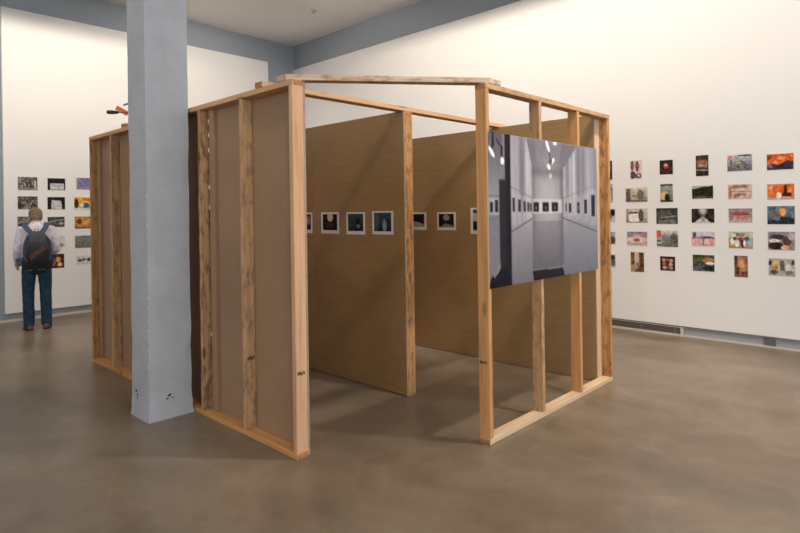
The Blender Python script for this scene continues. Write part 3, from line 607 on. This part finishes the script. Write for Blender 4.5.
for x_, w_ in ((.187, .009), (.233, .011), (.275, .009), (.305, .008), (.327, .007)): g.rect(x_-w_, .488, x_+w_, .545+(.33-x_)*.25, (52, 50, 58), .9)
for x_, w_, h_ in ((.695, .016, .12), (.785, .018, .14), (.865, .02, .17), (.955, .024, .22)): g.rect(x_-w_-.014, .50-h_*.62, x_+w_+.012, .50+h_*.72, (176, 175, 184), .4)
for x_, w_, z0_, z1_ in ((.655, .005, .484, .545), (.697, .012, .475, .545), (.785, .014, .468, .552), (.865, .015, .462, .575), (.952, .021, .440, .613)): g.rect(x_-w_, z0_, x_+w_, z1_, (50, 50, 62), .92)
g.ell(.785, .51, .006, .02, (150, 150, 158), .7)
g.rect(0, .47, .075, .58, (188, 186, 192), .6)
g.rect(.01, .487, .03, .552, (44, 42, 50)); g.rect(.046, .487, .067, .566, (44, 42, 50))
g.line(0, .44, .075, .455, .003, (104, 102, 110), .7)
g.rect(.078, 0, .125, .70, (58, 57, 64)); g.rect(.122, 0, .165, 1.02, (44, 44, 51)); g.rect(.13, .0, .137, 1, (64, 64, 72), .6)
g.poly([(0, 0), (0, .03), (.022, .09), (.036, .06), (.08, .12), (.125, .14), (.165, .0)], (40, 39, 46))
g.poly([(.036, .06), (.05, .1), (.08, .16), (.08, .12)], (150, 148, 156), .6)
g.line(.035, 1, .037, .92, .006, (44, 42, 50)); g.line(.037, .93, .028, .9, .008, (60, 58, 66))
g.line(.06, .96, .105, .9, .005, (60, 58, 66)); g.line(.1, .92, .1, .85, .006, (50, 48, 56))
g.ell(.026, .873, .012, .038, (240, 240, 244), 1, .4, .5); g.ell(.104, .822, .013, .024, (244, 244, 248), 1, .4)
g.ell(.484, .962, .012, .045, (246, 246, 250), 1, .4, .35); g.ell(.553, .992, .018, .016, (240, 240, 244), 1, .5)
g.line(.497, .92, .512, .85, .004, (70, 68, 76)); g.ell(.53, .855, .011, .028, (232, 232, 238), 1, .5, -.5); g.ell(.492, .812, .013, .022, (240, 240, 244), 1, .5, .4)
g.ell(.51, .85, .015, .02, (84, 82, 90), .8, .6); g.ell(.507, .745, .014, .02, (196, 194, 200), .9, .6)
g.noise(3, 3, 77)
g.a = np.clip((g.a-46)*1.28+16, 8, 255)*np.array([1, .985, .945])
e = empty('mounted_photograph', (x1+.005, 4.0135, 1.58), 'large black and white photograph of a white gallery corridor, mounted on the open stud frame', 'photograph')
frombm(box_bm((-.005, -.8265, -.53), (0, .8265, .53)), 'mounting_board', 'paper_dim', e)
image_mesh('picture', g, 1.653, 1.06, 'x', e, (.0008, 0, 0))

# ------------------------------------------------------------------ the visitor
def evaluate(o, mods):
    for t_, k in mods:
        m = o.modifiers.new(t_, t_)
        for a, b in k.items(): setattr(m, a, b)
    dg = bpy.context.evaluated_depsgraph_get(); me = bpy.data.meshes.new_from_object(o.evaluated_get(dg)); 
    mats = [m for m in o.data.materials]; o.modifiers.clear(); old = o.data; o.data = me
    me.materials.clear()
    for m in mats: me.materials.append(m)
    bpy.data.meshes.remove(old)
    for p_ in me.polygons: p_.use_smooth = True
def rings(bm, rs, seg=18):
    """rs: list of (centre, rx, ry) horizontal ellipses"""
    L = []
    for c_, rx, ry in rs: L.append([bm.verts.new((c_[0]+rx*math.cos(2*math.pi*k/seg), c_[1]+ry*math.sin(2*math.pi*k/seg), c_[2])) for k in range(seg)])
    for a, b in zip(L, L[1:]):
        for k in range(seg): bm.faces.new((a[k], a[(k+1) % seg], b[(k+1) % seg], b[k]))
    bm.faces.new(L[0][::-1]); bm.faces.new(L[-1])
def tube(bm, pts, seg=12):
    """pts: list of (point, radius); circles perpendicular to the path, plus a rounded end"""
    P = [V(p_) for p_, r in pts]; Rr = [r for p_, r in pts]; L = []
    for i, p_ in enumerate(P):
        d = (P[min(i+1, len(P)-1)]-P[max(i-1, 0)]).normalized()
        if i == 0: ref = V((1, 0, 0)) if abs(d.x) < .8 else V((0, 1, 0))
        a_ = (ref-d*ref.dot(d)).normalized(); b_ = d.cross(a_)
        L.append([bm.verts.new(p_+a_*Rr[i]*math.cos(2*math.pi*k/seg)+b_*Rr[i]*math.sin(2*math.pi*k/seg)) for k in range(seg)])
    for a, b in zip(L, L[1:]):
        for k in range(seg): bm.faces.new((a[k], a[(k+1) % seg], b[(k+1) % seg], b[k]))
    bm.faces.new(L[0][::-1]); bm.faces.new(L[-1])
def ball(bm, c_, rx, ry, rz, seg=14):
    rs = []
    for k in range(1, 9):
        a = math.pi*k/9; rs.append(((c_[0], c_[1], c_[2]-rz*math.cos(a)), rx*math.sin(a), ry*math.sin(a)))
    rings(bm, rs, seg)
man = empty('person', (-9.283, 2.287, 0), 'person seen from behind in pale shirt and blue jeans, looking at the left wall', 'person', None, math.radians(81))
EL = {-1: (V((-.222, -.02, 1.14)), V((-.222, .12, .95))), 1: (V((.245, -.01, 1.12)), V((.19, .21, 1.05)))}
SHO = {s: V((s*.17, 0, 1.42)) for s in (-1, 1)}
HIP = {s: V((s*.09, 0, .92)) for s in (-1, 1)}; KNE = {-1: V((-.105, .015, .50)), 1: V((.105, .015, .50))}; ANK = {-1: V((-.10, -.01, .09)), 1: V((.11, -.01, .09))}
# head frame: bowed forward
HB = V((.0, .05, 1.515)); HT = Matrix.Rotation(-math.radians(20), 3, 'X')
def head_pts(bm_, fn):
    n0 = len(bm_.verts); fn(); bm_.verts.ensure_lookup_table()
    for v in bm_.verts[n0:]: v.co = HB+HT @ v.co
bm = bmesh.new()
rings(bm, [((0, 0, .86), .14, .10), ((0, 0, .95), .15, .105), ((0, 0, 1.08), .135, .095), ((0, .005, 1.25), .155, .105), ((0, 0, 1.38), .165, .10), ((0, 0, 1.44), .12, .075), ((0, .005, 1.475), .06, .06)])
tube(bm, [((0, 0, 1.42), .062), ((0, .015, 1.48), .056), ((0, .035, 1.56), .056), ((0, .05, 1.6), .05)])
def head():
    rings(bm, [((0, .05, -.045), .03, .03), ((0, .04, -.03), .048, .055), ((0, .025, 0), .062, .078), ((0, .012, .04), .070, .090), ((0, .005, .08), .074, .096), ((0, 0, .12), .075, .098), ((0, -.002, .15), .066, .088), ((0, -.004, .172), .046, .06), ((0, -.004, .184), .02, .025)], 20)
    tube(bm, [((0, .095, .085), .008), ((0, .108, .055), .011), ((0, .117, .04), .014), ((0, .10, .03), .008)], 8)
    for s in (-1, 1):
        ball(bm, (s*.03, .09, .075), .014, .01, .010, 8); ball(bm, (s*.076, -.005, .055), .010, .02, .034, 8)
    ball(bm, (0, .098, .0), .024, .008, .006, 8); ball(bm, (0, .098, -.012), .02, .008, .006, 8)
    ball(bm, (0, .085, -.035), .022, .018, .014, 8)
head_pts(bm, head)
for s in (-1, 1):
    e_, h_ = EL[s]
    tube(bm, [(SHO[s], .048), (SHO[s].lerp(e_, .5), .044), (e_, .038), (e_.lerp(h_, .3), .038), (h_, .026)])
    d = (h_-e_).normalized(); side = V((-s, 0, 0)); side = (side-d*side.dot(d)).normalized(); nrm = d.cross(side)
    tube(bm, [(h_-d*.02, .026), (h_+d*.02, .028), (h_+d*.05, .032), (h_+d*.078, .026)], 12)
    dn = V((0, 0, -1)); dn = (dn-d*dn.dot(d)).normalized(); wd_ = d.cross(dn).normalized()
    for k, ln in enumerate((.072, .082, .076, .060)):
        o_ = h_+d*.075+dn*((k-1.5)*.0215)
        bend = side*.35
        p1_ = o_+d*ln*.42; p2_ = p1_+(d*.8+bend).normalized()*ln*.32; p3_ = p2_+(d*.45+side*.8).normalized()*ln*.26
        tube(bm, [(o_-d*.02, .0098), (p1_, .0095), (p2_, .009), (p3_, .008)], 10)
    o_ = h_+d*.03-dn*.024
    tube(bm, [(o_, .014), (o_-dn*.022+d*.022+side*.012, .0115), (o_-dn*.034+d*.045+side*.02, .0105), (o_-dn*.036+d*.064+side*.026, .0085)], 10)
    tube(bm, [(HIP[s], .075), (HIP[s].lerp(KNE[s], .4), .072), (KNE[s], .052), (KNE[s].lerp(ANK[s], .35), .052), (ANK[s], .036), (ANK[s]-V((0, -.02, .05)), .036)])
    tube(bm, [(ANK[s]+V((0, -.04, -.05)), .03), (ANK[s]+V((s*.01, .07, -.06)), .028), (ANK[s]+V((s*.02, .15, -.068)), .02)])
body = frombm(bm, 'body', 'skin', man)
evaluate(body, [('REMESH', dict(mode='VOXEL', voxel_size=.0042)), ('SMOOTH', dict(factor=.5, iterations=3))])
# hair
bm = bmesh.new()
def hair():
    rs = [((0, -.042, .005), .056, .056), ((0, -.034, .03), .072, .074), ((0, -.020, .07), .083, .088), ((0, -.006, .115), .086, .103), ((0, -.006, .15), .080, .10), ((0, -.008, .178), .062, .078), ((0, -.008, .196), .036, .046), ((0, -.008, .204), .012, .014)]
    rings(bm, rs, 20)
head_pts(bm, hair)
rnd = random.Random(2)
o = frombm(bm, 'hair', 'hair', man)
tx = bpy.data.textures.new('hair_tex', 'CLOUDS'); tx.noise_scale = .02
evaluate(o, [('REMESH', dict(mode='VOXEL', voxel_size=.008)), ('DISPLACE', dict(texture=tx, strength=.010, mid_level=.5))])
# shirt
bm = bmesh.new()
rings(bm, [((0, 0, .84), .178, .132), ((0, 0, .92), .182, .134), ((0, -.002, 1.05), .172, .125), ((0, 0, 1.2), .185, .13), ((0, 0, 1.33), .195, .125), ((0, 0, 1.40), .185, .11), ((0, 0, 1.45), .12, .085), ((0, .008, 1.49), .070, .070), ((0, .015, 1.515), .066, .068)], 24)
for s in (-1, 1):
    e_, h_ = EL[s]; m1 = SHO[s].lerp(e_, .5)+V((s*.002, 0, 0))
    tube(bm, [(SHO[s]+V((-s*.06, 0, .0)), .06), (SHO[s]+V((s*.0, 0, -.012)), .066), (m1, .060), (m1.lerp(e_, .6)+V((s*.002, -.008, 0)), .052), (e_, .054), (e_.lerp(h_, .45), .052), (e_.lerp(h_, .85), .044), (h_, .036)], 14)
o = frombm(bm, 'shirt', 'shirt', man)
tx2 = bpy.data.textures.new('cloth_tex', 'CLOUDS'); tx2.noise_scale = .07
evaluate(o, [('REMESH', dict(mode='VOXEL', voxel_size=.010)), ('SMOOTH', dict(factor=.5, iterations=4)), ('DISPLACE', dict(texture=tx2, strength=.022, mid_level=.5))])
# jeans
bm = bmesh.new()
rings(bm, [((0, -.0, .80), .178, .118), ((0, -.005, .88), .18, .128), ((0, 0, .95), .168, .12), ((0, 0, 1.0), .158, .112)], 20)
for s in (-1, 1):
    hp = HIP[s]+V((s*.002, 0, -.05)); an = ANK[s]
    tube(bm, [(hp, .088), (hp.lerp(KNE[s], .3), .090), (hp.lerp(KNE[s], .7), .078), (KNE[s], .074), (KNE[s].lerp(an, .3), .072), (KNE[s].lerp(an, .8), .068), (an+V((0, 0, .0)), .068), (an+V((0, 0, -.045)), .064)], 16)
o = frombm(bm, 'jeans', 'jeans', man)
evaluate(o, [('REMESH', dict(mode='VOXEL', voxel_size=.010)), ('SMOOTH', dict(factor=.5, iterations=3)), ('DISPLACE', dict(texture=tx2, strength=.014, mid_level=.5))])
for s in (-1, 1):
    an = ANK[s]; out = math.radians(-12 if s > 0 else 6)
    bm = bmesh.new(); c_ = V((0, 0, 0))
    def sh(y_, z_, w_, h_): return ((0, y_, 0), w_, h_, z_)
    L = []
    for y_, w_, zt in ((-.085, .020, .04), (-.075, .034, .075), (-.04, .040, .085), (.03, .043, .080), (.09, .048, .062), (.14, .046, .050), (.175, .032, .040), (.188, .016, .03)):
        pr = [(-w_, .014), (-w_*1.02, zt*.5+.01), (-w_*.7, zt*.9), (0, zt), (w_*.7, zt*.9), (w_*1.02, zt*.5+.01), (w_, .014)]
        L.append([bm.verts.new((x_, y_, z_)) for x_, z_ in pr])
    for a, b in zip(L, L[1:]):
        for k in range(6): bm.faces.new((a[k], a[k+1], b[k+1], b[k]))
        bm.faces.new((a[6], a[0], b[0], b[6]))
    bm.faces.new(L[0]); bm.faces.new(L[-1])
    shoe = frombm(bm, 'shoe', 'shoe', man, (an.x, an.y, 0), (0, 0, out), True)
    bm = bmesh.new(); pts_ = [(-.0, -.09), (.034, -.08), (.044, -.03), (.046, .03), (.052, .09), (.05, .14), (.036, .18), (0, .194), (-.036, .18), (-.05, .14), (-.052, .09), (-.046, .03), (-.044, -.03), (-.034, -.08)]
    a_ = [bm.verts.new((x_, y_, 0)) for x_, y_ in pts_]; b_ = [bm.verts.new((x_, y_, .02)) for x_, y_ in pts_]
    bm.faces.new(a_); bm.faces.new(b_)
    for k in range(len(pts_)): bm.faces.new((a_[k], a_[(k+1) % len(pts_)], b_[(k+1) % len(pts_)], b_[k]))
    frombm(bm, 'sole', 'sole', shoe)
# backpack, worn on the back
pk = empty('backpack', (-9.285, 2.275, 0), 'dark backpack with blue grey shoulder straps on the visitor\'s back', 'backpack', None, math.radians(81))
bm = bmesh.new()
def rrings(bm, rs, seg=28, e=.55):
    L = []
    for c_, rx, ry in rs:
        row = []
        for k in range(seg):
            a = 2*math.pi*k/seg; ca_, sa_ = math.cos(a), math.sin(a)
            row.append(bm.verts.new((c_[0]+rx*math.copysign(abs(ca_)**e, ca_), c_[1]+ry*math.copysign(abs(sa_)**e, sa_), c_[2])))
        L.append(row)
    for a, b in zip(L, L[1:]):
        for k in range(seg): bm.faces.new((a[k], a[(k+1) % seg], b[(k+1) % seg], b[k]))
    bm.faces.new(L[0][::-1]); bm.faces.new(L[-1])
YB = -.215
rrings(bm, [((0, YB+.01, .86), .15, .07), ((0, YB, .88), .178, .095), ((0, YB-.005, .96), .182, .10), ((0, YB-.005, 1.03), .182, .10), ((0, YB, 1.035), .165, .095)])
frombm(bm, 'lower_bag', 'pack', pk, smooth=True)
bm = bmesh.new()
rrings(bm, [((0, YB, 1.03), .165, .095), ((0, YB-.003, 1.12), .165, .10), ((0, YB, 1.24), .15, .095), ((0, YB+.012, 1.32), .12, .08), ((0, YB+.025, 1.37), .08, .055), ((0, YB+.03, 1.385), .04, .03)])
frombm(bm, 'main_bag', 'pack_grey', pk, smooth=True)
bm = bmesh.new()
rrings(bm, [((0, YB-.075, .92), .10, .03), ((0, YB-.09, .95), .13, .045), ((0, YB-.095, 1.05), .128, .05), ((0, YB-.09, 1.16), .115, .045), ((0, YB-.08, 1.24), .08, .03)])
pf = frombm(bm, 'front_pocket', 'pack', pk, smooth=True)
bm = bmesh.new()
# diagonal red flap on the pocket
P_ = [(-.10, 1.06), (.07, 1.20), (.105, 1.14), (-.085, .99)]
a_ = [bm.verts.new((x_, YB-.149, z_)) for x_, z_ in P_]; b_ = [bm.verts.new((x_, YB-.10, z_)) for x_, z_ in P_]
bm.faces.new(a_); bm.faces.new(b_)
for k in range(4): bm.faces.new((a_[k], a_[(k+1) % 4], b_[(k+1) % 4], b_[k]))
bmesh.ops.bevel(bm, geom=list(bm.edges), offset=.006, segments=2, affect='EDGES')
frombm(bm, 'pocket_flap', 'pack_red', pf)
def ribbon(name, pts, wd_, th_, mat, side=V((1, 0, 0))):
    bm = bmesh.new(); Q = [V(p_) for p_ in pts]; P = []; L = []
    for i in range(len(Q)-1):
        p0_, p1_, p2_, p3_ = Q[max(i-1, 0)], Q[i], Q[i+1], Q[min(i+2, len(Q)-1)]
        for k in range(4):
            u = k/4; P.append(.5*((2*p1_)+(p2_-p0_)*u+(2*p0_-5*p1_+4*p2_-p3_)*u*u+(3*p1_-p0_-3*p2_+p3_)*u**3))
    P.append(Q[-1])
    for i, p_ in enumerate(P):
        d = (P[min(i+1, len(P)-1)]-P[max(i-1, 0)]).normalized(); s_ = (side-d*side.dot(d)).normalized(); n_ = d.cross(s_)
        L.append([bm.verts.new(p_+s_*a*wd_/2+n_*b*th_/2) for a, b in ((-1, -1), (1, -1), (1, 1), (-1, 1))])
    for a, b in zip(L, L[1:]):
        for k in range(4): bm.faces.new((a[k], a[(k+1) % 4], b[(k+1) % 4], b[k]))
    bm.faces.new(L[0]); bm.faces.new(L[-1])
    return frombm(bm, name, mat, pk, smooth=False)
for s in (-1, 1):
    ribbon('shoulder_strap', [(s*.045, -.20, 1.33), (s*.075, -.165, 1.38), (s*.115, -.12, 1.435), (s*.135, -.06, 1.485), (s*.14, 0, 1.498), (s*.14, .06, 1.47), (s*.138, .125, 1.38), (s*.14, .155, 1.25), (s*.16, .15, 1.12), (s*.20, .08, 1.02), (s*.20, -.05, .96), (s*.175, -.14, .92)], .062, .014, 'strap')
    ribbon('side_piping', [(s*.10, YB-.082, 1.31), (s*.145, YB-.075, 1.24), (s*.16, YB-.08, 1.12), (s*.15, YB-.09, 1.02), (s*.11, YB-.100, .96)], .026, .012, 'strap')
ribbon('haul_loop', [(-.03, YB+.04, 1.375), (-.02, YB+.03, 1.41), (.02, YB+.03, 1.41), (.03, YB+.04, 1.375)], .02, .006, 'pack', V((0, 1, 0)))
